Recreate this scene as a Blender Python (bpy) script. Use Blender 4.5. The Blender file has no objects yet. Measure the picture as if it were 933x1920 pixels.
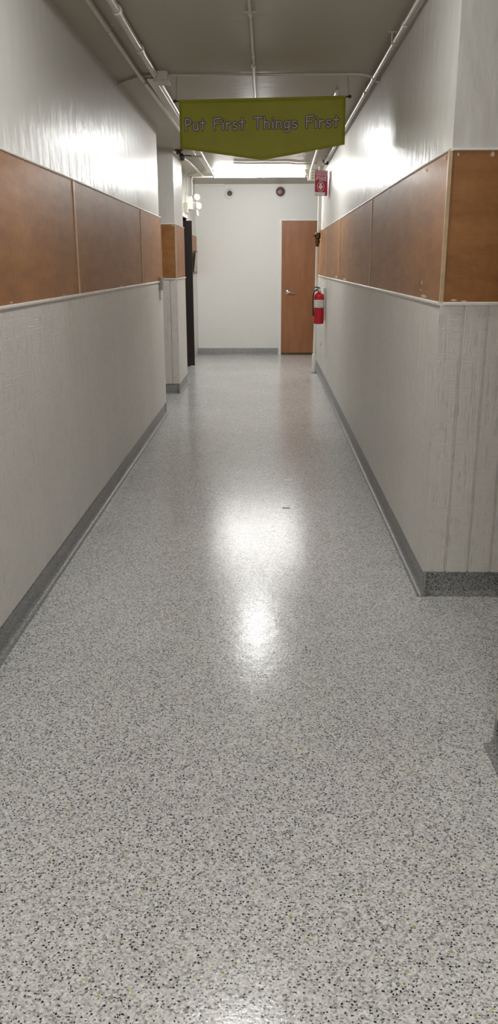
import bpy, bmesh, math, random
from mathutils import Vector, Matrix
random.seed(7)
S = bpy.context.scene
COL = S.collection

# ---------------------------------------------------------------- camera
cd = bpy.data.cameras.new('camera')
cam = bpy.data.objects.new('camera', cd)
COL.objects.link(cam)
cd.sensor_fit = 'VERTICAL'
cd.sensor_height = 36.0
cd.lens = 36.0 * 1518.7 / 1920.0
cd.clip_start = 0.02
cam.matrix_world = (Matrix.Translation((0, 0, 1.485)) @ Matrix.Rotation(math.radians(1.341), 4, 'Z')
                    @ Matrix.Rotation(math.radians(90 - 17.03), 4, 'X') @ Matrix.Rotation(math.radians(-0.174), 4, 'Z'))
S.camera = cam

# ---------------------------------------------------------------- world, exposure
w = bpy.data.worlds.new('world'); S.world = w
w.use_nodes = True
w.node_tree.nodes['Background'].inputs[0].default_value = (1, 0.97, 0.92, 1)
w.node_tree.nodes['Background'].inputs[1].default_value = 0.3
S.view_settings.view_transform = 'Standard'
S.view_settings.look = 'None'
S.view_settings.gamma = 1
S.view_settings.use_curve_mapping = False
S.view_settings.exposure = 1.0
S.cycles.max_bounces = 10
S.cycles.diffuse_bounces = 7
S.cycles.sample_clamp_indirect = 6.0
TUBE_POWER, DRUM_POWER = 28.0, 40.0        # emission of the strip lens and of the round lamps
LAMP_COLOUR = (1.0, 0.998, 0.985)

# ---------------------------------------------------------------- dimensions (metres; the camera stands at the origin, looking along +Y)
XL, XR = -1.051, 0.725
ZB, ZC, ZW, ZT = 0.113, 1.329, 1.924, 2.715
DC, DN = 3.54, 2.27            # right corner of the side passage, near corner
DL, D2, D3 = 8.36, 9.72, 10.69  # end of the left wall, far left wall begins, ends
DE = 14.03
XD = -1.19
XO = 3.2                        # outer ends of the side passages
TP = 0.012                      # thickness of wall panelling

# ---------------------------------------------------------------- node helpers
def mat(name):
    m = bpy.data.materials.new(name); m.use_nodes = True
    nt = m.node_tree; b = nt.nodes['Principled BSDF']
    return m, nt, b
def N(nt, kind, **kw):
    n = nt.nodes.new(kind)
    for k, v in kw.items():
        if k in n.inputs: n.inputs[k].default_value = v
        else: setattr(n, k, v)
    return n
def ramp(nt, fac, stops, interp='LINEAR'):
    r = nt.nodes.new('ShaderNodeValToRGB'); cr = r.color_ramp; cr.interpolation = interp
    while len(cr.elements) < len(stops): cr.elements.new(0.5)
    for e, (p, c) in zip(cr.elements, stops):
        e.position = p; e.color = (*c, 1) if len(c) == 3 else c
    nt.links.new(fac, r.inputs[0]); return r.outputs[0]
def mapping(nt, scale, loc=(0, 0, 0)):
    tc = nt.nodes.new('ShaderNodeTexCoord'); mp = nt.nodes.new('ShaderNodeMapping')
    mp.inputs['Scale'].default_value = scale; mp.inputs['Location'].default_value = loc
    nt.links.new(tc.outputs['Object'], mp.inputs['Vector']); return mp.outputs[0]
def noise(nt, vec, scale, detail=3, rough=0.5):
    n = N(nt, 'ShaderNodeTexNoise', Scale=scale, Detail=detail, Roughness=rough)
    nt.links.new(vec, n.inputs['Vector']); return n.outputs['Fac']
def mixc(nt, fac, a, b, blend='MIX'):
    m = nt.nodes.new('ShaderNodeMix'); m.data_type = 'RGBA'; m.blend_type = blend
    for inp, v in ((m.inputs[0], fac), (m.inputs[6], a), (m.inputs[7], b)):
        if hasattr(v, 'node'): nt.links.new(v, inp)
        else: inp.default_value = v if isinstance(v, float) else (*v, 1)
    return m.outputs[2]
def math_(nt, op, a, b):
    m = nt.nodes.new('ShaderNodeMath'); m.operation = op
    for i, v in enumerate((a, b)):
        if hasattr(v, 'node'): nt.links.new(v, m.inputs[i])
        else: m.inputs[i].default_value = v
    return m.outputs[0]
def bump(nt, b, height, strength, dist=0.01):
    n = N(nt, 'ShaderNodeBump', Strength=strength, Distance=dist)
    nt.links.new(height, n.inputs['Height']); nt.links.new(n.outputs[0], b.inputs['Normal']); return n
def simple(name, col, rough=0.5, metal=0.0, var=0.06, nscale=12.0, bmp=0.0):
    m, nt, b = mat(name)
    v = noise(nt, mapping(nt, (1, 1, 1)), nscale, 4)
    lo = tuple(c * (1 - var) for c in col); hi = tuple(min(1, c * (1 + var)) for c in col)
    nt.links.new(ramp(nt, v, [(0.3, lo), (0.7, hi)]), b.inputs['Base Color'])
    b.inputs['Roughness'].default_value = rough; b.inputs['Metallic'].default_value = metal
    if bmp: bump(nt, b, v, bmp, 0.004)
    return m
def emit(name, col, strength):
    m, nt, b = mat(name)
    b.inputs['Base Color'].default_value = (0.8, 0.8, 0.78, 1)
    b.inputs['Emission Color'].default_value = (*col, 1)
    b.inputs['Emission Strength'].default_value = strength
    return m

# ---------------------------------------------------------------- materials
def flakes(name, base_gain=1.0, rough=0.2, bmp=0.12):
    m, nt, b = mat(name)
    vec = mapping(nt, (1, 1, 1))
    wob = N(nt, 'ShaderNodeTexNoise', Scale=160.0, Detail=1.0)
    nt.links.new(vec, wob.inputs['Vector'])
    wv = nt.nodes.new('ShaderNodeMix'); wv.data_type = 'VECTOR'; wv.inputs[0].default_value = 0.006
    nt.links.new(vec, wv.inputs[4]); nt.links.new(wob.outputs['Color'], wv.inputs[5])
    v1 = N(nt, 'ShaderNodeTexVoronoi', Scale=215.0); nt.links.new(wv.outputs[1], v1.inputs['Vector'])
    s1 = nt.nodes.new('ShaderNodeSeparateColor'); nt.links.new(v1.outputs['Color'], s1.inputs[0])
    g = base_gain
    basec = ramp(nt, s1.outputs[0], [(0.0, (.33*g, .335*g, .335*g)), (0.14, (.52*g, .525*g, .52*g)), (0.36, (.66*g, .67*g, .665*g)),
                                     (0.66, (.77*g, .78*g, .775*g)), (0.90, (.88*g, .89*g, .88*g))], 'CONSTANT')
    v2 = N(nt, 'ShaderNodeTexVoronoi', Scale=150.0); nt.links.new(wv.outputs[1], v2.inputs['Vector'])
    s2 = nt.nodes.new('ShaderNodeSeparateColor'); nt.links.new(v2.outputs['Color'], s2.inputs[0])
    near = math_(nt, 'LESS_THAN', v2.outputs['Distance'], 0.40)
    blk = math_(nt, 'MULTIPLY', math_(nt, 'LESS_THAN', s2.outputs[1], 0.17), near)
    c = mixc(nt, blk, basec, (.018, .018, .02))
    gry = math_(nt, 'MULTIPLY', math_(nt, 'GREATER_THAN', s2.outputs[1], 0.84), near)
    c = mixc(nt, gry, c, (.17, .17, .165))
    v3 = N(nt, 'ShaderNodeTexVoronoi', Scale=85.0); nt.links.new(wv.outputs[1], v3.inputs['Vector'])
    s3 = nt.nodes.new('ShaderNodeSeparateColor'); nt.links.new(v3.outputs['Color'], s3.inputs[0])
    yel = math_(nt, 'MULTIPLY', math_(nt, 'LESS_THAN', s3.outputs[2], 0.012), math_(nt, 'LESS_THAN', v3.outputs['Distance'], 0.34))
    c = mixc(nt, yel, c, (.50, .55, .06))
    # faint large-scale change in how thickly the flakes fell
    big = noise(nt, vec, 1.6, 3)
    c = mixc(nt, 1.0, c, ramp(nt, big, [(0.3, (.90, .90, .90)), (0.7, (1, 1, 1))]), 'MULTIPLY')
    nt.links.new(c, b.inputs['Base Color'])
    b.inputs['Roughness'].default_value = rough
    b.inputs['IOR'].default_value = 1.47
    fine = noise(nt, vec, 95.0, 2)
    low = noise(nt, vec, 14.0, 2)
    h = math_(nt, 'ADD', fine, math_(nt, 'MULTIPLY', low, 2.0))
    bump(nt, b, h, bmp, 0.002)
    return m
M = {}
M['floor'] = flakes('epoxy_flake_floor', 1.0, 0.19, 0.22)
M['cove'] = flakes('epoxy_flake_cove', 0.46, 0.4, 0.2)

def paint(name, col, rough, streak=0.5, b_amt=0.25):
    m, nt, b = mat(name)
    vec = mapping(nt, (1, 1, 1)); vs = mapping(nt, (1, 1, 0.5))
    n1 = noise(nt, vs, 11.0, 3, .5); n2 = noise(nt, vec, 1.1, 3)
    mixed = math_(nt, 'ADD', math_(nt, 'MULTIPLY', n1, streak), math_(nt, 'MULTIPLY', n2, 1 - streak))
    nt.links.new(ramp(nt, mixed, [(0.1, tuple(c * .93 for c in col)), (0.9, col)]), b.inputs['Base Color'])
    n3 = noise(nt, vec, 45.0, 2)
    bump(nt, b, math_(nt, 'ADD', n1, math_(nt, 'MULTIPLY', n3, 0.06)), b_amt, 0.012)
    b.inputs['Roughness'].default_value = rough
    return m
M['paint'] = paint('glossy_wall_paint', (.66, .65, .615), 0.33, .4, .5)
M['end_paint'] = paint('end_wall_paint', (.80, .80, .775), 0.45, .3, .08)
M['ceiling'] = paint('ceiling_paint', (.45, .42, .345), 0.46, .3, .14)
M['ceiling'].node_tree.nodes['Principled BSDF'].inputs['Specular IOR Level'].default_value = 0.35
M['white_trim'] = simple('painted_trim', (.84, .815, .77), 0.38, var=.05, nscale=20)
M['pipe_paint'] = simple('painted_pipe', (.56, .53, .46), 0.30, var=.08, nscale=30, bmp=.1)
M['cream_paint'] = simple('cream_fitting', (.62, .60, .52), 0.4, var=.08, nscale=40)
M['bright_white'] = simple('bright_white', (.80, .80, .76), 0.35, var=.03)
M['corner_trim'] = simple('pale_wood_corner', (.58, .44, .27), 0.35, var=.12, nscale=25)
M['batten'] = simple('wood_batten', (.56, .40, .24), 0.35, var=.1, nscale=25)

def wainscot():
    m, nt, b = mat('rough_sawn_panelling')
    a = noise(nt, mapping(nt, (6, 6, 210)), 1.0, 2); c = noise(nt, mapping(nt, (190, 190, 5)), 1.0, 2)
    msk = noise(nt, mapping(nt, (22, 22, 16)), 1.0, 1)
    ha = math_(nt, 'MULTIPLY', a, ramp(nt, msk, [(0.42, (0, 0, 0)), (0.55, (1, 1, 1))]))
    hb = math_(nt, 'MULTIPLY', c, ramp(nt, msk, [(0.46, (1, 1, 1)), (0.62, (0.15, .15, .15))]))
    hh = math_(nt, 'ADD', ha, hb)
    bump(nt, b, hh, 0.6, 0.006)
    n2 = noise(nt, mapping(nt, (1, 1, .3)), 2.2, 3)
    pc = ramp(nt, n2, [(0.3, (.69, .675, .64)), (0.7, (.75, .735, .70))])
    pc = mixc(nt, 1.0, pc, ramp(nt, hh, [(0.25, (.80, .79, .77)), (0.55, (1, 1, 1))]), 'MULTIPLY')   # colour darkened in the low saw marks so their relief shows
    nt.links.new(pc, b.inputs['Base Color'])
    b.inputs['Roughness'].default_value = 0.42
    return m
M['wainscot'] = wainscot()

def wood(name, c1, c2, c3, scale=(7, 7, 1.0), rough=0.32, coat=0.25):
    m, nt, b = mat(name)
    v = mapping(nt, scale)
    g1 = noise(nt, v, 2.2, 5, .6)
    g2 = noise(nt, mapping(nt, tuple(s * 9 for s in scale[:2]) + (scale[2] * 2.2,)), 2.0, 4, .6)
    g3 = noise(nt, mapping(nt, (1, 1, 1)), 2.0, 3)
    f = math_(nt, 'ADD', math_(nt, 'MULTIPLY', g1, .45), math_(nt, 'ADD', math_(nt, 'MULTIPLY', g2, .25), math_(nt, 'MULTIPLY', g3, .30)))
    nt.links.new(ramp(nt, f, [(0.36, c1), (0.5, c2), (0.64, c3)]), b.inputs['Base Color'])
    b.inputs['Roughness'].default_value = rough
    b.inputs['Coat Weight'].default_value = coat; b.inputs['Coat Roughness'].default_value = 0.22
    bump(nt, b, g2, 0.10, 0.003)
    return m
M['plywood'] = wood('varnished_plywood', (.235, .094, .026), (.32, .136, .038), (.40, .185, .058), (1.6, 1.6, 7.0), .48, .06)
M['door'] = wood('veneered_door', (.25, .092, .032), (.31, .122, .046), (.37, .155, .060), (9, 9, 1.0), .38, .2)
M['dark_door'] = wood('dark_door', (.010, .006, .005), (.016, .010, .008), (.022, .013, .010), (8, 8, 1), .5, .05)
M['chrome'] = simple('brushed_nickel', (.62, .60, .56), 0.22, 1.0)
M['bronze'] = simple('dark_bronze_valve', (.12, .08, .04), 0.4, .8, .3, 60)
M['black'] = simple('black_plastic', (.012, .011, .010), 0.45)
M['red'] = simple('red_enamel', (.50, .012, .022), 0.22, var=.04)
M['label'] = simple('white_label', (.72, .70, .64), 0.45, var=.06, nscale=60)
M['print_grey'] = simple('grey_print', (.30, .31, .30), 0.6)
M['plate'] = simple('worn_steel_plate', (.34, .33, .29), 0.35, .5, .15, 60)
M['sign_red'] = simple('sign_red', (.46, .018, .05), 0.4, var=.05)
M['sign_pink'] = simple('sign_faded_header', (.64, .44, .48), 0.45, var=.06)
M['sign_white'] = simple('sign_white', (.76, .72, .70), 0.45)
M['tape_blue'] = simple('blue_grey_mark', (.07, .08, .14), 0.4)
M['mark_pale'] = simple('pale_mark', (.65, .63, .60), 0.4)
M['sensor'] = simple('grey_sensor', (.09, .095, .08), 0.4)
M['bell'] = simple('dull_purple_metal', (.16, .10, .11), 0.4, .2, .1, 40)
M['chip'] = simple('bare_wood_chip', (.62, .50, .38), 0.6)
M['text_fill'] = simple('faded_lilac_lettering', (.46, .38, .42), 0.6)
M['text_line'] = simple('dark_letter_outline', (.055, .035, .025), 0.6)
M['cord'] = simple('grey_cord', (.14, .13, .11), 0.6)
M['picture'] = simple('notice_paper', (.55, .50, .40), 0.6)
M['tube_light'] = emit('strip_light_lens', LAMP_COLOUR, TUBE_POWER * 1.1)
M['drum_light'] = emit('round_lamp_glass', LAMP_COLOUR, DRUM_POWER)
M['dim_light'] = emit('round_lamp_glass_dim', LAMP_COLOUR, DRUM_POWER * .7)
M['fill_tube'] = emit('fill_strip_lens', LAMP_COLOUR, 46.0)  # lens of the fill strip added behind the camera
def banner_mat():
    m, nt, b = mat('lime_banner_cloth')
    v = noise(nt, mapping(nt, (1, 1, 1)), 5.0, 3)
    nt.links.new(ramp(nt, v, [(0.3, (.285, .275, .012)), (0.7, (.33, .32, .018))]), b.inputs['Base Color'])
    b.inputs['Roughness'].default_value = 0.6
    wv = noise(nt, mapping(nt, (700, 700, 700)), 1.0, 1)
    bump(nt, b, wv, 0.08, 0.001)
    return m
M['banner'] = banner_mat()

# ---------------------------------------------------------------- mesh helpers
def link(name, bm, m, parent=None, smooth=False, label=None):
    bmesh.ops.recalc_face_normals(bm, faces=bm.faces)
    me = bpy.data.meshes.new(name); bm.to_mesh(me); bm.free()
    if smooth:
        for p in me.polygons: p.use_smooth = True
        try: me.set_sharp_from_angle(angle=math.radians(40))
        except Exception: pass
    me.materials.append(M[m] if isinstance(m, str) else m)
    o = bpy.data.objects.new(name, me); COL.objects.link(o)
    if parent: o.parent = parent; o.matrix_parent_inverse = parent.matrix_basis.inverted()
    if label: o['label'] = label
    return o
def tag(o, label, cat, group=None):
    o['label'] = label; o['category'] = cat
    if group: o['group'] = group
    return o
def thing(name, label, cat, loc, group=None):
    o = bpy.data.objects.new(name, None); COL.objects.link(o); o.location = loc
    o.empty_display_size = 0.05
    return tag(o, label, cat, group)
def struct(o): o['kind'] = 'structure'; return o
def box(bm, x0, x1, y0, y1, z0, z1, bev=0.0):
    g = bmesh.ops.create_cube(bm, size=1.0); vs = g['verts']
    for v in vs:
        v.co = Vector(((x0 + x1) / 2 + v.co.x * (x1 - x0), (y0 + y1) / 2 + v.co.y * (y1 - y0), (z0 + z1) / 2 + v.co.z * (z1 - z0)))
    if bev:
        es = list({e for v in vs for e in v.link_edges})
        bmesh.ops.bevel(bm, geom=es, offset=bev, segments=2, affect='EDGES', profile=0.5)
def tube(bm, pts, r, seg=14, cap=True):
    pts = [Vector(p) for p in pts]; rings = []
    up = None
    for i, p in enumerate(pts):
        d = (pts[min(i + 1, len(pts) - 1)] - pts[max(i - 1, 0)]).normalized()
        if up is None: up = Vector((0, 0, 1)) if abs(d.z) < 0.9 else Vector((1, 0, 0))
        a = (up - d * up.dot(d)).normalized(); up = a; b = d.cross(a)
        rr = r[i] if isinstance(r, (list, tuple)) else r
        rings.append([bm.verts.new(p + (a * math.cos(2 * math.pi * k / seg) + b * math.sin(2 * math.pi * k / seg)) * rr) for k in range(seg)])
    for A, B in zip(rings, rings[1:]):
        for k in range(seg): bm.faces.new((A[k], A[(k + 1) % seg], B[(k + 1) % seg], B[k]))
    if cap: bm.faces.new(rings[0]); bm.faces.new(list(reversed(rings[-1])))
def arc(p0, c, p1, n=6):
    "rounded bend: quadratic from p0 to p1 with corner c"
    p0, c, p1 = Vector(p0), Vector(c), Vector(p1)
    return [p0 * (1 - t) ** 2 + c * 2 * t * (1 - t) + p1 * t * t for t in [i / n for i in range(n + 1)]]
def lathe(bm, centre, axis, prof, seg=28):
    "prof: list of (distance along axis, radius)"
    c = Vector(centre); d = Vector(axis).normalized()
    a = (Vector((0, 0, 1)) if abs(d.z) < .9 else Vector((1, 0, 0))); a = (a - d * a.dot(d)).normalized(); b = d.cross(a)
    rings = []
    for h, r in prof:
        rings.append([bm.verts.new(c + d * h + (a * math.cos(2 * math.pi * k / seg) + b * math.sin(2 * math.pi * k / seg)) * max(r, 1e-4)) for k in range(seg)])
    for A, B in zip(rings, rings[1:]):
        for k in range(seg): bm.faces.new((A[k], A[(k + 1) % seg], B[(k + 1) % seg], B[k]))
    bm.faces.new(rings[0]); bm.faces.new(list(reversed(rings[-1])))
def prism(bm, outline, z0, z1, f):
    "outline: list of (s,o); f maps (s,o,z) to the world"
    lo = [bm.verts.new(f(s, o, z0)) for s, o in outline]; hi = [bm.verts.new(f(s, o, z1)) for s, o in outline]
    n = len(outline)
    for i in range(n): bm.faces.new((lo[i], lo[(i + 1) % n], hi[(i + 1) % n], hi[i]))
    bm.faces.new(lo); bm.faces.new(list(reversed(hi)))
def extrude_profile(bm, prof, s0, s1, f):
    "prof: closed list of (o,z); swept along s"
    A = [bm.verts.new(f(s0, o, z)) for o, z in prof]; B = [bm.verts.new(f(s1, o, z)) for o, z in prof]
    n = len(prof)
    for i in range(n): bm.faces.new((A[i], A[(i + 1) % n], B[(i + 1) % n], B[i]))
    bm.faces.new(A); bm.faces.new(list(reversed(B)))
def cubebm(*a, **k):
    bm = bmesh.new(); box(bm, *a, **k); return bm

# ---------------------------------------------------------------- floor and ceiling
o = struct(link('floor', cubebm(-XO, XO, -5, DE + .2, -.1, 0), 'floor'))
o['label'] = 'glossy epoxy floor of white, grey and black flakes'
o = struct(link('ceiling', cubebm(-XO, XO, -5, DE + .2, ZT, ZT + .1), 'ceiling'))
o['label'] = 'off-white painted ceiling'

# ---------------------------------------------------------------- walls: body + panelling (children)
def clad(parent, A, B, n, seams=(), first=0.101, top=True, band=True, groove=.0009):
    """panelling on the wall line A->B (plan), n = outward normal; the body's face lies TP behind the line."""
    A = Vector(A); B = Vector(B); L = (B - A).length; u = (B - A) / L; n = Vector(n)
    f = lambda s, o, z: Vector((*(A + u * s + n * (o - TP)), z))
    # grooved boards: vertical grooves cut into one sheet
    bm = bmesh.new(); out = [(0, 0.0), (0, TP)]
    s = first
    while s < L - .012:
        out += [(s - .0060, TP), (s - .0045, TP - groove), (s + .0045, TP - groove), (s + .0060, TP)]; s += .1033
    out += [(L, TP), (L, 0.0)]
    prism(bm, out, ZB, ZC - .014, f)
    link('wainscot_panel', bm, 'wainscot', parent)
    # cap rail over the grooved boards
    bm = bmesh.new()
    extrude_profile(bm, [(0, ZC - .014), (TP + .009, ZC - .014), (TP + .011, ZC - .010), (TP + .011, ZC - .003), (TP + .007, ZC), (0, ZC)], 0, L, f)
    link('cap_rail', bm, 'white_trim', parent)
    if band:
        cuts = [0] + [q for q in seams if 0 < q < L] + [L]
        for a, b_ in zip(cuts, cuts[1:]):
            bm = bmesh.new(); g = .0012
            extrude_profile(bm, [(0, ZC), (TP, ZC), (TP, ZW - .008), (0, ZW - .008)], a + g, b_ - g, f)
            link('wood_panel', bm, 'plywood', parent)
        for q in cuts[1:-1]:
            bm = bmesh.new()
            extrude_profile(bm, [(TP - .002, ZC + .001), (TP + .005, ZC + .001), (TP + .005, ZW - .009), (TP - .002, ZW - .009)], q - .010, q + .010, f)
            link('joint_strip', bm, 'batten', parent)
        bm = bmesh.new()
        extrude_profile(bm, [(0, ZW - .008), (TP + .004, ZW - .008), (TP + .006, ZW - .004), (TP + .004, ZW), (0, ZW + .002)], 0, L, f)
        link('top_rail', bm, 'white_trim', parent)
    return f
def baseboard(name, A, B, n, ext0=0.0, ext1=0.0):
    A = Vector(A); B = Vector(B); L = (B - A).length; u = (B - A) / L; n = Vector(n)
    f = lambda s, o, z: Vector((*(A + u * s + n * (o - TP)), z))
    prof = [(0, 0), (0, ZB), (.004, ZB), (.006, ZB - .003), (.006, .030)]
    for k in range(1, 6):
        t = k / 5 * math.pi / 2
        prof.append((.006 + .024 * (1 - math.cos(t)), .030 - .027 * math.sin(t)))
    prof += [(.036, .0028), (.038, 0)]
    bm = bmesh.new(); extrude_profile(bm, prof, -ext0, L + ext1, f)
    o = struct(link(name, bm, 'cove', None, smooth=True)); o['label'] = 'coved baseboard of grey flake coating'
    return o
def chips(parent, pts, n_axis):
    for (x, y, z, wd, h) in pts:
        bm = bmesh.new(); k = 7; ring = []
        for i in range(k):
            a = 2 * math.pi * i / k; r = random.uniform(.7, 1.1)
            da, dz = math.cos(a) * wd / 2 * r, math.sin(a) * h / 2 * r
            ring.append((x, y + da, z + dz) if n_axis == 'x' else (x + da, y, z + dz))
        c = Vector((-0.0015, 0, 0)) if n_axis == 'x' and x > 0 else (Vector((0.0015, 0, 0)) if n_axis == 'x' else Vector((0, -.0015, 0)))
        lo = [bm.verts.new(Vector(p)) for p in ring]; hi = [bm.verts.new(Vector(p) + c) for p in ring]
        for i in range(k): bm.faces.new((lo[i], lo[(i + 1) % k], hi[(i + 1) % k], hi[i]))
        bm.faces.new(hi); bm.faces.new(list(reversed(lo)))
        link('paint_chip', bm, 'chip', parent, label='small pale paint chip at the edge of the wood')
def corner_strip(parent, x, y, sx, sy, m='corner_trim'):
    "thin wooden angle on an outside corner, between cap rail and top rail"
    bm = bmesh.new(); t = .003; l = .012
    x0, x1 = sorted((x - sx * t, x + sx * l)); y0, y1 = sorted((y - sy * t, y + sy * l))
    ox, oy = x - sx * t, y - sy * t
    pts = [(ox, oy), (x + sx * l, oy), (x + sx * l, y), (x, y), (x, y + sy * l), (ox, y + sy * l)]
    prism(bm, pts, ZC, ZW - .008, lambda a, b, z: Vector((a, b, z)))
    link('corner_strip', bm, m, parent)

T2 = TP
# left wall (behind the camera to the side passage)
wl = struct(link('wall_left', cubebm(-XO, XL - T2, -5, DL - T2, 0, ZT), 'paint'))
clad(wl, (XL, -5), (XL, DL), (1, 0), seams=[DL + 5 - 1.31 - 2.39 * k for k in range(5)][::-1], first=.05)
clad(wl, (XL - TP, DL), (-XO, DL), (0, 1), groove=.009)
corner_strip(wl, XL, DL, -1, -1)
chips(wl, [(XL + .0005, 3.40, ZC + .008, .05, .010), (XL + .0005, 4.3, ZC + .006, .09, .006), (XL + .0005, 6.0, ZC + .008, .1, .01)], 'x')
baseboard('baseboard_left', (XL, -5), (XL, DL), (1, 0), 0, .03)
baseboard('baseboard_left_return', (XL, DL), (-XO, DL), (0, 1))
# far left wall beyond the passage
wf = struct(link('wall_left_far', cubebm(-XO, XL - T2, D2 + T2, D3, 0, ZT), 'paint'))
clad(wf, (XL, D2), (XL, D3), (1, 0))
clad(wf, (-XO, D2), (XL - TP, D2), (0, -1), groove=.009)
corner_strip(wf, XL, D2, -1, 1)
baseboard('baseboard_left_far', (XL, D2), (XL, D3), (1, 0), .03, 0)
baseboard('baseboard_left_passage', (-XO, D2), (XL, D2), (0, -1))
chips(wf, [(XL - .03, D2 - .0005, ZW - .02, .05, .015)], 'y')
# set-back wall with the dark doorway
DY0, DY1, DZ = 11.25, 12.44, 2.115
bm = bmesh.new()
box(bm, XD - .15, XD, D3, DY0, 0, ZT); box(bm, XD - .15, XD, DY1, DE, 0, ZT); box(bm, XD - .15, XD, DY0, DY1, DZ, ZT)
wd = struct(link('wall_left_end', bm, 'paint'))
clad(wd, (XD + TP, DY1 + .05), (XD + TP, DE), (1, 0))
clad(wd, (XD + TP, D3), (XD + TP, DY0 - .05), (1, 0))
# right wall
wr = struct(link('wall_right', cubebm(XR + T2, XO, DC + T2, 12.35, 0, ZT), 'paint'))
clad(wr, (XR, DC), (XR, 12.35), (-1, 0), seams=[2.49, 5.05, 6.95, 7.6], first=.1)
clad(wr, (XR + TP, DC), (XO, DC), (0, -1), first=.089, groove=.009)
corner_strip(wr, XR, DC, 1, 1)
chips(wr, [(XR - .0005, 3.62, ZW - .030, .035, .016), (XR - .0005, 4.02, ZW - .030, .03, .014), (XR - .0005, 3.98, ZC + .07, .03, .02), (XR - .0005, 4.0, ZC + .035, .025, .015),
           (XR - .0005, 3.92, ZC + .010, .16, .014), (XR - .0005, 8.0, ZC + .014, .3, .02), (XR - .0005, 9.0, ZC + .02, .3, .03), (XR - .0005, 5.2, ZW - .03, .07, .016)], 'x')
chips(wr, [(XR + .035, DC - .0005, ZW - .022, .008, .014), (XR + .17, DC - .0005, ZW - .022, .018, .022), (XR + .055, DC - .0005, ZC + .008, .03, .011), (XR + .10, DC - .0005, ZC + .004, .03, .006)], 'y')
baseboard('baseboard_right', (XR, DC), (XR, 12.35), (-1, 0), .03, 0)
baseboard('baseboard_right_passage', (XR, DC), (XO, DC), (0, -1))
# near right wall
wn = struct(link('wall_right_near', cubebm(XR + T2, XO, -5, DN - T2, 0, ZT), 'paint'))
clad(wn, (XR, -5), (XR, DN), (-1, 0), first=.06)
clad(wn, (XR + TP, DN), (XO, DN), (0, 1), groove=.009)
corner_strip(wn, XR, DN, 1, -1)
baseboard('baseboard_right_near', (XR, -5), (XR, DN), (-1, 0), 0, .03)
baseboard('baseboard_right_near_return', (XR, DN), (XO, DN), (0, 1))
# metal corner guard on near right wainscot corner
# end wall, back wall, passage ends
we = struct(link('wall_end', cubebm(-XO, XO, DE, DE + .15, 0, ZT), 'end_paint'))
struct(link('wall_back', cubebm(-XO, XO, -5.15, -5, 0, ZT), 'paint'))
struct(link('wall_passage_left', cubebm(-XO - .15, -XO, -5, DE, 0, ZT), 'paint'))
struct(link('wall_passage_right', cubebm(XO, XO + .15, -5, DE, 0, ZT), 'paint'))
XD0, XD1, ZD = 0.222, 1.13, 2.155
bl = baseboard('baseboard_end', (XD0 - .045, DE - TP), (XD, DE - TP), (0, -1))
# dark doorway trim and leaf
dt = bmesh.new()
box(dt, XD - .16, XD + .02, DY0 - .05, DY0 + .0, 0, DZ + .05); box(dt, XD - .16, XD + .02, DY1, DY1 + .05, 0, DZ + .05)
box(dt, XD - .16, XD + .02, DY0, DY1, DZ, DZ + .05)
struct(link('trim_1', dt, 'white_trim'))
d2 = bpy.data.objects.new('door_2', None); COL.objects.link(d2); d2.location = (XD, 12.41, 0); struct(d2)
d2['label'] = 'dark brown door standing open in the left doorway'
lf = link('door_leaf', cubebm(-2.0, -1.106, 12.385, 12.43, .012, 2.085, bev=.002), 'dark_door', d2)
bm = bmesh.new(); lathe(bm, (-1.93, 12.385, 1.0), (0, -1, 0), [(0, .03), (.006, .03), (.01, .012), (.04, .012), (.045, .026), (.065, .028), (.075, .018), (.078, .001)], 18)
link('door_knob', bm, 'chrome', d2, smooth=True)

# end door
d1 = bpy.data.objects.new('door_1', None); COL.objects.link(d1); d1.location = (XD0, DE, 0); struct(d1)
d1['label'] = 'reddish brown wooden door in the end wall'
bm = bmesh.new()
box(bm, XD0 - .035, XD0, DE - .018, DE + .03, 0, ZD + .03, .003); box(bm, XD1, XD1 + .035, DE - .018, DE + .03, 0, ZD + .03, .003)
box(bm, XD0 - .035, XD1 + .035, DE - .0185, DE + .03, ZD, ZD + .032, .003)
link('door_frame', bm, 'white_trim', d1)
link('door_leaf', cubebm(XD0 + .003, XD1 - .003, DE - .012, DE + .03, .022, ZD - .003, bev=.0015), 'door', d1)
hx, hz = XD0 + .105, 1.035
hd = bmesh.new()
lathe(hd, (hx, DE - .012, hz), (0, -1, 0), [(0, .036), (.006, .036), (.011, .030), (.014, .016), (.045, .013), (.055, .013)], 24)
tube(hd, [(hx, DE - .062, hz), (hx + .02, DE - .066, hz), (hx + .06, DE - .066, hz - .004), (hx + .115, DE - .060, hz - .006)], [.013, .012, .010, .008], 12)
link('door_handle', hd, 'chrome', d1, smooth=True, label='silver lever handle with round rose')
hg = bmesh.new()
for z in (.25, 1.08, 1.9): tube(hg, [(XD1, DE - .022, z), (XD1, DE - .022, z + .09)], .007, 10)
link('hinge', hg, 'chrome', d1)
link('door_sweep', cubebm(XD0 + .004, XD1 - .004, DE - .018, DE - .012, .006, .036), 'bronze', d1)

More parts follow.
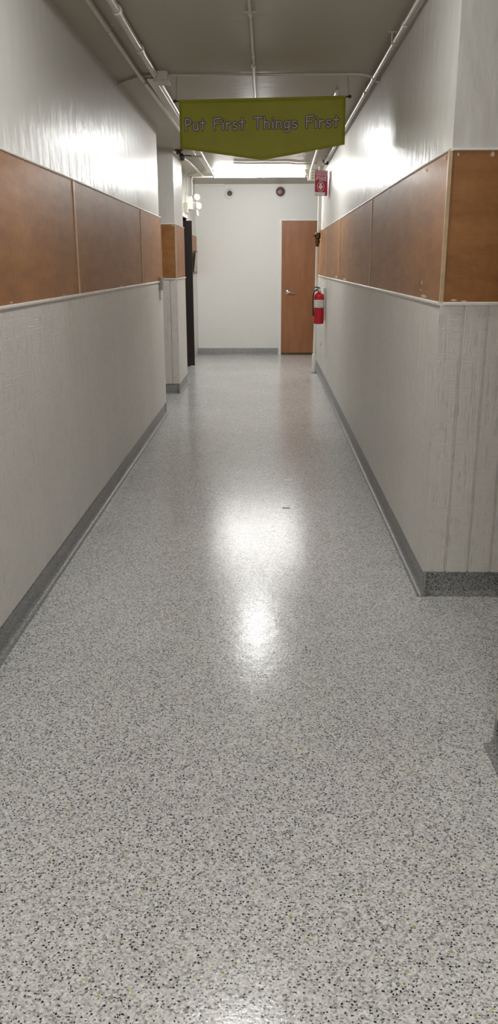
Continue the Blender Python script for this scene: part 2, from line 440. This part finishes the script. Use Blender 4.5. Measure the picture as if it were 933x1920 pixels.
# ---------------------------------------------------------------- lamps
def strip_light(name, label, cx, cy, L, lens_mat='tube_light'):
    t = thing(name, label, 'ceiling light', (cx, cy, ZT), 'ceiling lights of the corridor')
    x0, x1 = cx - L / 2, cx + L / 2
    bm = bmesh.new(); box(bm, x0, x1, cy - .06, cy + .06, ZT - .028, ZT, .004)
    link('housing', bm, 'bright_white', t)
    bm = bmesh.new(); prof = []
    for k in range(13):
        a = math.pi * k / 12; prof.append((cy + .070 * math.cos(a), ZT - .030 - .062 * math.sin(a) ** .8 if 0 < k < 12 else ZT - .030))
    A = [bm.verts.new((x0 + .02, y, z)) for y, z in prof]; B = [bm.verts.new((x1 - .02, y, z)) for y, z in prof]
    for i in range(len(prof) - 1): bm.faces.new((A[i], A[i + 1], B[i + 1], B[i]))
    bm.faces.new(A); bm.faces.new(list(reversed(B))); bm.faces.new((A[0], B[0], B[-1], A[-1]))
    link('lens', bm, lens_mat, t, smooth=True, label='glowing white lens')
    for xs in ((x0, x0 + .02), (x1 - .02, x1)):
        bm = bmesh.new(); box(bm, xs[0], xs[1], cy - .072, cy + .072, ZT - .096, ZT - .001, .006)
        link('end_cap', bm, 'bright_white', t)
    return t
strip_light('strip_light', 'long glowing strip light across the ceiling in front of the end wall', -0.125, 12.0, 1.27)
def drum_light(name, label, cx, cy, glass='drum_light'):
    t = thing(name, label, 'ceiling light', (cx, cy, ZT), 'ceiling lights of the corridor')
    bm = bmesh.new(); lathe(bm, (cx, cy, ZT), (0, 0, -1), [(0, .16), (.030, .168), (.034, .160), (.036, .02)], 36)
    link('base_ring', bm, 'bright_white', t, smooth=True)
    bm = bmesh.new(); lathe(bm, (cx, cy, ZT - .034), (0, 0, -1), [(0, .150), (.030, .148), (.055, .130), (.070, .09), (.078, .04), (.080, .001)], 36)
    link('glass_bowl', bm, glass, t, smooth=True)
    return t
drum_light('round_ceiling_light', 'round glowing ceiling light hidden behind the green banner', -0.115, 8.72)
drum_light('round_ceiling_light', 'round glowing ceiling light above the near side passage', -0.13, 3.30, 'dim_light')
strip_light('strip_light', 'unseen strip light added behind the viewer to brighten the corridor', -0.13, -0.9, 1.27, 'fill_tube')  # added fill light out of view, raises the overall brightness

# ---------------------------------------------------------------- pipes and conduits
def pipe(name, label, pts, r, m='pipe_paint', couplings=(), straps=(), cat='pipe', group=None):
    bm = bmesh.new(); tube(bm, pts, r, 14)
    o = link(name, bm, m, None, smooth=True); tag(o, label, cat, group)
    for c, d in couplings:
        b2 = bmesh.new(); c = Vector(c); d = Vector(d).normalized()
        tube(b2, [c - d * .028, c - d * .026, c + d * .026, c + d * .028], [r * 1.05, r * 1.3, r * 1.3, r * 1.05], 14)
        link('coupling', b2, m, o, smooth=True)
    for c in straps:
        b2 = bmesh.new(); x, y, z = c
        box(b2, x - r - .022, x + r + .022, y - .009, y + .009, ZT - .003, ZT)
        tube(b2, [(x - r - .002, y, ZT - .002), (x - r - .002, y, z), (x - r * .7, y, z - r * .8), (x, y, z - r - .002), (x + r * .7, y, z - r * .8), (x + r + .002, y, z), (x + r + .002, y, ZT - .002)], .004, 8)
        link('strap', b2, m, o)
    return o
YD = (0, 1, 0)
pipe('ceiling_pipe', 'long white pipe in the right corner of ceiling and wall', [(.699, -4.98, 2.660), (.699, 3, 2.660), (.699, 8, 2.668), (.697, 10.75, 2.672)], .0135,
     couplings=[((.699, 4.75, 2.661), YD), ((.699, 6.02, 2.664), YD), ((.699, 6.5, 2.666), YD)], straps=[(.699, 5.1, 2.661), (.699, 6.45, 2.665), (.699, 10.3, 2.671)])
pipe('ceiling_pipe', 'thin white pipe nearest the left wall under the ceiling', [(-.862, -4.98, 2.690), (-.862, 6, 2.690), (-.845, 7.6, 2.690), (-.835, 9.2, 2.690), (-.85, 10.1, 2.690)], .0135,
     straps=[(-.862, 4.9, 2.69), (-.858, 6.2, 2.69), (-.835, 8.4, 2.69)])
pipe('ceiling_pipe', 'thick white pipe running along the ceiling into the junction box', [(-.750, -4.98, 2.685), (-.752, 5.985, 2.685)], .020,
     couplings=[((-.751, 4.55, 2.685), YD), ((-.751, 5.3, 2.685), YD)])
# flat raceway beyond the box with a bright pipe on its right edge
bm = bmesh.new(); box(bm, -.835, -.775, 6.135, 12.0, ZT - .022, ZT, .003)
tag(link('flat_raceway', bm, 'pipe_paint'), 'flat white cable raceway on the ceiling beyond the junction box', 'raceway')
pipe('ceiling_pipe', 'bright white pipe running from the junction box beyond the banner', [(-.742, 6.12, 2.672), (-.745, 9, 2.668), (-.757, 12.05, 2.655)], .0135, 'bright_white')
# junction box
jb = thing('junction_box', 'square painted junction box on the ceiling left of the banner', 'junction box', (-.72, 6.06, ZT))
link('box', cubebm(-.765, -.675, 5.985, 6.125, ZT - .058, ZT, bev=.004), 'pipe_paint', jb)
link('cover', cubebm(-.772, -.668, 5.978, 6.132, ZT - .064, ZT - .058, bev=.002), 'pipe_paint', jb)
# middle conduit
pipe('ceiling_conduit', 'thin straight conduit along the middle of the ceiling', [(-.096, -4.98, 2.706), (-.096, 5.80, 2.706)], .0085,
     couplings=[((-.096, 5.55, 2.706), YD)], straps=[(-.096, 4.70, 2.706)], cat='conduit')
pipe('ceiling_conduit', 'thicker middle conduit passing over the green banner', [(-.099, 5.80, 2.702), (-.105, 8.55, 2.702)], .0125, cat='conduit',
     couplings=[((-.099, 5.83, 2.702), YD)])
# cross conduits
pipe('cross_conduit', 'short conduit from the left wall to the junction box', [(XL - .01, 6.32, 2.70), (-.93, 6.16, 2.703), (-.86, 6.08, 2.703), (-.765, 6.06, 2.703)], .0085, cat='conduit')
pipe('cross_conduit', 'long conduit crossing the ceiling over the banner and bending into the right wall',
     [(-.672, 6.08, 2.705), (.50, 6.09, 2.705), (.56, 6.085, 2.705)] + arc((.56, 6.085, 2.705), (.64, 6.07, 2.703), (.69, 6.05, 2.678))[1:] + [(.715, 6.035, 2.650), (XR + .02, 6.02, 2.640)], .0085, cat='conduit')
pipe('cross_conduit', 'thin conduit crossing the ceiling just before the strip light',
     [(-.44, 11.03, 2.703), (-.25, 11.08, 2.703), (.256, 11.08, 2.703), (.361, 11.19, 2.703), (.62, 11.19, 2.703)], .0085, 'pipe_paint', cat='conduit')
pipe('ceiling_pipe', 'bright white pipe slanting under the ceiling towards the fire sign', [(.50, 6.6, 2.690), (.532, 9.5, 2.678), (.562, 11.55, 2.664)] + arc((.562, 11.55, 2.664), (.564, 11.78, 2.66), (.565, 11.8, 2.60), 5)[1:] + [(.565, 11.8, 2.575)], .0145, 'bright_white')
# stacked short pipes at the far right
for k, (z, x0) in enumerate([(2.688, .49), (2.650, .50), (2.612, .52), (2.575, .53)]):
    words = ['topmost', 'second', 'third', 'lowest'][k]
    pipe('short_pipe', f'{words} of the short cream pipes stacked behind the fire sign', [(x0, 11.84, z), (.712 + .02, 11.84, z)], .013, 'cream_paint',
         couplings=[((x0 + .03, 11.84, z), (1, 0, 0)), ((.64, 11.84, z), (1, 0, 0))], group='short pipes behind the fire sign')
# standing pipe with valve
vp = thing('standing_pipe', 'tall white pipe standing on the floor beside the end door', 'pipe', (.652, 11.6, 0))
bm = bmesh.new(); tube(bm, [(.690, 11.6, ZT), (.687, 11.6, 1.87)], .026, 18); link('upper_pipe', bm, 'bright_white', vp, smooth=True)
bm = bmesh.new(); lathe(bm, (.668, 11.585, 1.885), (0, 0, -1), [(0, .030), (.015, .040), (.07, .040), (.08, .028), (.10, .026), (.105, .034), (.13, .034), (.14, .024), (.18, .022)], 20)
tube(bm, [(.668, 11.585, 1.85), (.625, 11.56, 1.85), (.615, 11.555, 1.85)], [.015, .015, .022], 12)
link('valve', bm, 'bronze', vp, smooth=True, label='dark bronze valve')
bm = bmesh.new(); tube(bm, [(.667, 11.585, 1.71), (.662, 11.59, .75), (.655, 11.6, .25)], .021, 16); link('lower_pipe', bm, 'bright_white', vp, smooth=True)
bm = bmesh.new(); tube(bm, [(.655, 11.6, .27), (.655, 11.6, .262), (.652, 11.6, .01), (.652, 11.6, 0)], [.022, .030, .030, .026], 16); link('foot_sleeve', bm, 'bright_white', vp, smooth=True)
bm = bmesh.new(); lathe(bm, (.652, 11.6, 0), (0, 0, 1), [(0, .045), (.006, .045), (.010, .032)], 18); link('floor_flange', bm, 'plate', vp, smooth=True)

# left side fittings near the end
pipe('ceiling_pipe', 'grey pipe slanting to the left corner before the end wall', [(-1.015, 10.2, 2.68), (-.975, 10.6, 2.68), (-.93, 12.3, 2.68)], .013)
pipe('hanger_rail', 'short crosswise rail under the ceiling near the far left corner', [(-1.035, 10.12, 2.672), (-.735, 10.12, 2.672)], .012, 'cream_paint', cat='rail')
pipe('hanger_rail', 'crosswise rail under the ceiling beside the strip light', [(-1.12, 12.35, 2.665), (-.79, 12.35, 2.665)], .012, 'cream_paint', cat='rail')
bm = bmesh.new(); box(bm, XD, -.70, 13.95, DE, ZT - .03, ZT, .006)
tag(link('ceiling_bracket', bm, 'white_trim'), 'pale strip under the ceiling at the left of the end wall', 'bracket')
pipe('wall_conduit', 'left one of two conduits dropping beside the emergency light', arc((-1.04, 12.2, 2.70), (-1.15, 12.2, 2.70), (-1.15, 12.2, 2.60), 6) + [(-1.145, 12.2, 2.5), (-1.172, 12.2, 2.31), (-1.172, 12.2, 2.18)], .009, 'cream_paint', cat='conduit')
pipe('wall_conduit', 'right one of two conduits dropping beside the emergency light', arc((-1.0, 12.32, 2.70), (-1.085, 12.32, 2.71), (-1.085, 12.32, 2.62), 6) + [(-1.085, 12.32, 2.42)], .010, 'cream_paint', cat='conduit')
bm = bmesh.new(); box(bm, -1.19, -1.13, 12.10, 12.22, 2.17, 2.31, .006)
tag(link('wall_box', bm, 'cream_paint'), 'small cream box on the wall above the dark door', 'junction box')
# emergency light
el = thing('emergency_light', 'white emergency light with two lamp heads above the dark door', 'emergency light', (-1.19, 12.55, 2.3))
bm = bmesh.new(); box(bm, -1.19, -1.09, 12.45, 12.75, 2.24, 2.42, .012); link('battery_box', bm, 'bright_white', el)
for (x, y, z, dx, dz) in ((-1.025, 12.5, 2.395, .5, .25), (-1.01, 12.5, 2.295, .7, -.1)):
    bm = bmesh.new(); lathe(bm, (x - .03, y + .03, z), (dx, -1, dz), [(0, .020), (.012, .034), (.05, .048), (.062, .050), (.066, .044), (.060, .03), (.06, .001)], 20)
    link('lamp_head', bm, 'cream_paint', el, smooth=True)
bm = bmesh.new(); tube(bm, [(-1.10, 12.5, 2.33), (-1.05, 12.5, 2.33)], .014); tube(bm, [(-1.045, 12.5, 2.36), (-1.04, 12.5, 2.24), (-1.025, 12.5, 2.155)], [.016, .022, .020], 14)
link('bracket_arm', bm, 'cream_paint', el, smooth=True)
# dark fitting on the corner of the far left wall
df = thing('dark_fitting', 'small dark fitting under the ceiling at the far left corner', 'fitting', (-1.02, 9.9, ZT))
bm = bmesh.new(); lathe(bm, (-1.01, 9.88, ZT), (0, 0, -1), [(0, .045), (.012, .045), (.02, .025), (.035, .03), (.05, .024)], 20); link('base', bm, 'bronze', df, smooth=True)
bm = bmesh.new(); lathe(bm, (-.985, 9.88, ZT - .040), (.3, 0, -1), [(0, .016), (.02, .026), (.055, .028), (.075, .018), (.08, .001)], 18); link('head', bm, 'black', df, smooth=True)
bm = bmesh.new(); tube(bm, [(-.965, 9.9, 2.655), (-.92, 9.95, 2.662), (-.88, 10.0, 2.665)], .008); link('arm', bm, 'cord', df, smooth=True)
df = thing('pipe_bracket', 'small dark bracket at the end of the right ceiling pipe', 'bracket', (.69, 10.85, ZT))
bm = bmesh.new(); tube(bm, [(.672, 10.86, ZT), (.676, 10.86, 2.695), (.690, 10.86, 2.68), (.715, 10.86, 2.675)], .007); link('hook', bm, 'black', df, smooth=True)
bm = bmesh.new(); box(bm, .692, .735, 10.83, 10.88, 2.655, 2.695, .004); link('clamp', bm, 'black', df)

# ---------------------------------------------------------------- stroke lettering
def stroke_mesh(strokes, width, depth, place, seg=10):
    "strokes: lists of 2-D points; rounded ribbons of the given width, raised by depth"
    bm = bmesh.new()
    def poly(pts):
        lo = [bm.verts.new(place(x, y, 0)) for x, y in pts]; hi = [bm.verts.new(place(x, y, depth)) for x, y in pts]
        n = len(pts)
        for i in range(n): bm.faces.new((lo[i], lo[(i + 1) % n], hi[(i + 1) % n], hi[i]))
        bm.faces.new(hi); bm.faces.new(list(reversed(lo)))
    h = width / 2
    for st in strokes:
        for a, b in zip(st, st[1:]):
            ax, ay = a; bx, by = b; d = math.atan2(by - ay, bx - ax)
            pts = [(ax + h * math.cos(d + math.pi / 2 + math.pi * k / 6), ay + h * math.sin(d + math.pi / 2 + math.pi * k / 6)) for k in range(7)]
            pts += [(bx + h * math.cos(d - math.pi / 2 + math.pi * k / 6), by + h * math.sin(d - math.pi / 2 + math.pi * k / 6)) for k in range(7)]
            poly(pts)
    return bm
def circ(cx, cy, rx, ry, a0, a1, n=9):
    return [(cx + rx * math.cos(math.radians(a0 + (a1 - a0) * i / n)), cy + ry * math.sin(math.radians(a0 + (a1 - a0) * i / n))) for i in range(n + 1)]
G = {  # x 0.., cap height 1, x-height .62
 'P': (.58, [[(.08, 0), (.06, 1)], [(.06, .98)] + circ(.22, .74, .34, .25, 90, -90) + [(.08, .47)]]),
 'u': (.52, [[(.04, .62), (.05, .25)] + circ(.24, .20, .19, .20, 180, 330, 6) + [(.44, .25)], [(.45, .62), (.46, 0)]]),
 't': (.46, [[(.24, .92), (.23, 0)], [(.02, .62), (.44, .64)]]),
 'F': (.60, [[(.08, 0), (.07, .97)], [(.07, .97), (.62, 1.0)], [(.08, .55), (.52, .57)]]),
 'i': (.16, [[(.08, .60), (.08, 0)], [(.08, .86), (.085, .88)]]),
 'r': (.42, [[(.06, .62), (.07, 0)], [(.07, .40)] + circ(.26, .38, .17, .22, 150, 40, 5)]),
 's': (.44, [circ(.22, .46, .16, .15, 30, 250, 8) + circ(.21, .16, .19, .16, 80, -150, 8)]),
 'T': (.66, [[(.0, .98), (.70, 1.0)], [(.34, .98), (.33, 0)]]),
 'h': (.52, [[(.06, 1.0), (.06, 0)], [(.06, .36)] + circ(.25, .38, .19, .22, 150, 0, 6) + [(.45, 0)]]),
 'n': (.50, [[(.06, .62), (.06, 0)], [(.06, .38)] + circ(.25, .38, .19, .22, 150, 0, 6) + [(.45, 0)]]),
 'g': (.52, [circ(.24, .32, .19, .28, 50, 330, 10), [(.45, .60), (.45, -.05)] + circ(.25, -.10, .20, .20, 0, -150, 7)]),
 'I': (.30, [[(.15, 0), (.15, 1)]]),
 'R': (.62, [[(.08, 0), (.08, 1)], [(.08, 1)] + circ(.28, .76, .26, .24, 90, -90, 7) + [(.08, .52)], [(.28, .52), (.58, 0)]]),
 'E': (.56, [[(.52, 0), (.08, 0), (.08, 1), (.52, 1)], [(.08, .52), (.46, .52)]]),
}
def word(txt, x0, x1, y, h, gap=.16):
    tot = sum(G[c][0] for c in txt) + gap * (len(txt) - 1)
    k = (x1 - x0) / tot; out = []; x = 0.0
    for c in txt:
        wd_, st = G[c]
        for s_ in st: out.append([(x0 + (x + px) * k, y + py * h) for px, py in s_])
        x += wd_ + gap
    return out

# ---------------------------------------------------------------- banner
BY = 6.17
bn = thing('hanging_banner', 'lime green pointed banner reading Put First Things First, hung across the corridor', 'banner', (-.046, BY, 2.575))
bw = 1.148; tilt = math.atan2(.020, 1.147)
ox, oz = -.619, 2.566
ct, st_ = math.cos(tilt), math.sin(tilt)
def wave(u): return .006 * math.sin(u * 5.1 + .4) + .003 * math.sin(u * 13.0)
def bplace(u, v, d):   # u along, v up from the top edge (negative is down)
    amp = min(1.0, -v / .2) if v < 0 else 0
    return Vector((ox + u * ct - v * st_ * .3, BY - d - wave(u) * amp, oz + u * st_ + v))
bm = bmesh.new(); NU, NV = 48, 12
def low(u): return -.307 - .088 * (1 - abs(u - bw / 2) / (bw / 2))
gr = [[bm.verts.new(bplace(bw * i / NU, low(bw * i / NU) * j / NV, 0)) for i in range(NU + 1)] for j in range(NV + 1)]
for j in range(NV):
    for i in range(NU): bm.faces.new((gr[j][i], gr[j][i + 1], gr[j + 1][i + 1], gr[j + 1][i]))
cl = link('cloth', bm, 'banner', bn, smooth=True)
sd = cl.modifiers.new('thickness', 'SOLIDIFY'); sd.thickness = .0015; sd.offset = 0
bm = bmesh.new()
tube(bm, [(ox - .003, BY + .004, oz - .004), (ox + bw + .003, BY + .004, oz + .020 - .004)], .0075, 10)
link('sleeve', bm, 'banner', bn, smooth=True)
bm = bmesh.new(); tube(bm, [(ox - .030, BY + .004, oz - .005), (ox + bw + .027, BY + .004, oz + .0165)], .0055, 10)
link('rod', bm, 'black', bn, smooth=True, label='thin black rod')
for (x, z) in ((ox - .030, oz - .005), (ox + bw + .027, oz + .0165)):
    bm = bmesh.new(); lathe(bm, (x - .012, BY + .004, z), (1, 0, 0), [(0, .004), (.004, .010), (.012, .011), (.02, .010), (.024, .005)], 14)
    link('rod_end_cap', bm, 'black', bn, smooth=True)
bm = bmesh.new(); tube(bm, [(ox - .020, BY + .004, oz), (ox - .012, BY - .01, ZT)], .0015, 6); link('cord', bm, 'cord', bn)
bm = bmesh.new(); tube(bm, [(ox + bw + .020, BY + .004, oz + .018), (ox + bw + .010, BY - .01, ZT)], .0015, 6); link('cord', bm, 'cord', bn)
wx = lambda px: (px - 340) / 312 * bw
bt = lambda u, v, d: bplace(u, v, .0015 + d)
bt2 = lambda u, v, d: bplace(u, v, .0022 + d)
for txt, a, b_ in (('Put', 350, 388), ('First', 404, 463), ('Things', 480, 562), ('First', 578, 640)):
    strokes = word(txt, wx(a), wx(b_), -.192, .072)
    lt = link('lettering', stroke_mesh(strokes, .0185, .0008, bt), 'text_line', bn, label='outlined lilac word ' + txt)
    link('letter_fill', stroke_mesh(strokes, .0090, .0008, bt2), 'text_fill', lt)

# ---------------------------------------------------------------- fire sign (V-shaped, projecting from the right wall)
fs = thing('fire_sign', 'red and white fire extinguisher sign projecting high on the right wall', 'sign', (.713, 10.6, 2.42))
fa, fb = Vector((.568, 10.60)), Vector((.713, 10.52))   # front face, plan
fu = (fb - fa); FL = fu.length; fu.normalize(); fn = Vector((fu.y, -fu.x))
FZ0, FZ1 = 2.285, 2.565
def fplace(u, v, d):
    p = fa + fu * u + fn * (d + .001); return Vector((p.x, p.y, FZ0 + v - u * .08))
def fpanel(u0, u1, v0, v1, d0, d1, m, nm, par, label=None):
    bm = bmesh.new(); c = [(u0, v0), (u1, v0), (u1, v1), (u0, v1)]
    lo = [bm.verts.new(fplace(u, v, d0)) for u, v in c]; hi = [bm.verts.new(fplace(u, v, d1)) for u, v in c]
    for i in range(4): bm.faces.new((lo[i], lo[(i + 1) % 4], hi[(i + 1) % 4], hi[i]))
    bm.faces.new(hi); bm.faces.new(list(reversed(lo)))
    return link(nm, bm, m, par, label=label)
FH = FZ1 - FZ0
fp = fpanel(0, FL, 0, FH, -.002, 0, 'sign_red', 'front_face', fs)
bm = bmesh.new()
pts = [(.568, 10.601), (.713, 10.70), (.713, 10.703), (.566, 10.603)]
prism(bm, pts, FZ0 - .004, FZ1 - .006, lambda a, b, z: Vector((a, b, z))); link('rear_face', bm, 'sign_red', fs)
fpanel(.008, FL - .004, FH * .80, FH - .006, 0, .0006, 'sign_pink', 'header_strip', fp, 'faded pink header strip')
for k in range(2): fpanel(.012, FL - .010, FH * (.855 + .06 * k), FH * (.875 + .06 * k), .0006, .001, 'sign_red', 'header_line', fp)
fpanel(.0, FL - .03, 0, FH * .13, 0, .0006, 'sign_white', 'footer_strip', fp, 'white footer strip')
bm = stroke_mesh(word('FIRE', .016, FL - .016, FH * .61, FH * .14, .22), .011, .0008, lambda u, v, d: fplace(u, v, d)); link('fire_lettering', bm, 'sign_white', fp, label='white word FIRE')
bm = stroke_mesh([circ(FL * .45, FH * .36, .045, .055, 0, 360, 24)], .006, .0007, fplace); link('ring', bm, 'sign_white', fp)
bm = bmesh.new(); cx_, cy_ = FL * .45, FH * .36
ar = [(cx_ - .015, cy_ + .038), (cx_ + .015, cy_ + .038), (cx_ + .015, cy_ + .004), (cx_ + .035, cy_ + .004), (cx_, cy_ - .042), (cx_ - .035, cy_ + .004), (cx_ - .015, cy_ + .004)]
lo = [bm.verts.new(fplace(u, v, 0)) for u, v in ar]; hi = [bm.verts.new(fplace(u, v, .0009)) for u, v in ar]
for i in range(7): bm.faces.new((lo[i], lo[(i + 1) % 7], hi[(i + 1) % 7], hi[i]))
bm.faces.new(hi); bm.faces.new(list(reversed(lo)))
link('arrow', bm, 'sign_white', fp, label='white arrow pointing down')

# ---------------------------------------------------------------- fire extinguisher
ex, ey = .640, 10.5
fe = thing('fire_extinguisher', 'red fire extinguisher with a white label hung on the right wall', 'fire extinguisher', (ex, ey, .758))
bm = bmesh.new(); lathe(bm, (ex, ey, .758), (0, 0, 1), [(0, .052), (.004, .060), (.012, .063), (.320, .063), (.345, .060), (.364, .050), (.377, .032), (.385, .019)], 32)
link('cylinder', bm, 'red', fe, smooth=True)
bm = bmesh.new(); lathe(bm, (ex, ey, .958), (0, 0, 1), [(0, .0631), (.001, .0640), (.094, .0640), (.095, .0631)], 32)
lb = link('label_wrap', bm, 'label', fe, smooth=True, label='white instruction label')
for k in range(4):
    bm = bmesh.new(); z = .975 + k * .020; a0, a1 = (-120, -75) if k % 2 else (-118, -60)
    prev = None
    n_ = 8; q = []
    for i in range(n_ + 1):
        a = math.radians(a0 + (a1 - a0) * i / n_)
        q.append((bm.verts.new((ex + .0645 * math.cos(a), ey + .0645 * math.sin(a), z)), bm.verts.new((ex + .0645 * math.cos(a), ey + .0645 * math.sin(a), z + .007))))
    for i in range(n_): bm.faces.new((q[i][0], q[i + 1][0], q[i + 1][1], q[i][1]))
    link('print_line', bm, 'print_grey', lb)
bm = bmesh.new(); lathe(bm, (ex, ey, .952), (0, 0, 1), [(0, .0632), (.001, .0655), (.005, .0655), (.006, .0632)], 32); link('band', bm, 'black', fe, smooth=True)
bm = bmesh.new(); lathe(bm, (ex, ey, 1.140), (0, 0, 1), [(0, .018), (.008, .022), (.02, .022), (.028, .016), (.045, .016)], 20); box(bm, ex - .030, ex + .016, ey - .014, ey + .014, 1.165, 1.192, .004)
link('valve', bm, 'chrome', fe, smooth=False)
bm = bmesh.new(); tube(bm, [(ex + .01, ey, 1.190), (ex - .03, ey, 1.205), (ex - .075, ey, 1.198)], [.010, .008, .006], 10); link('lever', bm, 'black', fe, smooth=True)
bm = bmesh.new(); tube(bm, [(ex + .01, ey, 1.165), (ex - .04, ey, 1.163), (ex - .07, ey, 1.150)], [.009, .007, .006], 10); link('carry_handle', bm, 'chrome', fe, smooth=True)
bm = bmesh.new(); tube(bm, [(ex - .02, ey - .01, 1.180), (ex - .06, ey - .02, 1.16), (ex - .078, ey - .03, 1.10), (ex - .076, ey - .03, .96), (ex - .070, ey - .028, .86)], [.008, .008, .008, .008, .011], 10); link('hose', bm, 'black', fe, smooth=True)
bm = bmesh.new(); lathe(bm, (ex + .004, ey - .020, 1.168), (0, -1, 0), [(0, .012), (.008, .013), (.010, .010)], 16); link('gauge', bm, 'label', fe, smooth=True)
bm = bmesh.new(); box(bm, ex + .055, XR + .001, ey - .018, ey + .018, .80, 1.20, .003); link('wall_bracket', bm, 'chrome', fe)

# ---------------------------------------------------------------- small wall items
# small screw plate beneath the extinguisher
bm = bmesh.new(); lathe(bm, (XR - .0, 11.2, .44), (-1, 0, 0), [(0, .022), (.006, .022), (.010, .012), (.012, .001)], 16)
tag(link('wall_stop', bm, 'plate', smooth=True), 'small round metal stud on the wall under the extinguisher', 'wall stud')
sw = thing('light_switch', 'grey metal switch plate at the end of the left wall', 'light switch', (XL, 8.15, 1.30))
bm = bmesh.new(); box(bm, XL, XL + .030, 8.075, 8.20, 1.245, 1.365, .004); link('plate', bm, 'plate', sw)
bm = bmesh.new(); box(bm, XL + .030, XL + .042, 8.13, 8.145, 1.295, 1.325, .002); link('toggle', bm, 'bright_white', sw)
bm = bmesh.new(); box(bm, XL, XL + .022, 8.09, 8.19, 1.155, 1.240, .004)
tag(link('cover_plate', bm, 'bright_white'), 'small white cover plate just below the grey switch', 'cover plate')
# round devices on the end wall
rs = thing('round_sensor', 'small round grey sensor on a white plate high on the end wall', 'sensor', (-.625, DE, 2.576))
bm = bmesh.new(); lathe(bm, (-.632, DE, 2.570), (0, -1, 0), [(0, .085), (.006, .085), (.010, .078)], 28); link('plate', bm, 'end_paint', rs, smooth=True)
bm = bmesh.new(); lathe(bm, (-.623, DE - .010, 2.576), (0, -1, 0), [(0, .042), (.018, .040), (.026, .030), (.030, .001)], 24); link('dome', bm, 'sensor', rs, smooth=True)
rb = thing('round_bell', 'dull purple round bell high on the end wall above the door', 'bell', (.194, DE, 2.597))
bm = bmesh.new(); lathe(bm, (.194, DE, 2.592), (0, -1, 0), [(0, .100), (.005, .100), (.009, .092)], 32); link('backplate', bm, 'end_paint', rb, smooth=True)
bm = bmesh.new(); lathe(bm, (.194, DE - .009, 2.597), (0, -1, 0), [(0, .070), (.020, .072), (.032, .060), (.040, .030), (.042, .001)], 32); link('gong', bm, 'bell', rb, smooth=True)
# notice on the set-back wall, hanging off at the bottom
nt_ = thing('notice_board', 'narrow dark framed notice on the wall beyond the dark door', 'notice board', (-1.17, 13.4, 1.36))
bm = bmesh.new()
ch = [(XD + .013, 1.36), (XD + .030, 1.36), (XD + .065, 1.675), (XD + .045, 1.685)]
lo = [bm.verts.new((x, 13.2, z)) for x, z in ch]; hi = [bm.verts.new((x, 13.6, z)) for x, z in ch]
for i in range(4): bm.faces.new((lo[i], lo[(i + 1) % 4], hi[(i + 1) % 4], hi[i]))
bm.faces.new(lo); bm.faces.new(list(reversed(hi)))
link('frame', bm, 'black', nt_)
bm = bmesh.new(); q = [bm.verts.new(v) for v in ((XD + .032, 13.22, 1.37), (XD + .032, 13.58, 1.37), (XD + .065, 13.58, 1.665), (XD + .065, 13.22, 1.665))]
bm.faces.new(q); link('paper', bm, 'picture', nt_)
# marks lying on the floor
bm = bmesh.new(); box(bm, .096, .146, 4.925, 4.945, 0, .003, .001)
tag(link('tape_scrap', bm, 'tape_blue'), 'short blue-grey scrap of tape on the floor in mid corridor', 'tape')
bm = bmesh.new(); box(bm, .125, .180, 5.60, 5.66, 0, .002, .0005)
tag(link('tape_scrap', bm, 'mark_pale'), 'pale scrap of tape on the floor beyond the blue-grey one', 'tape')
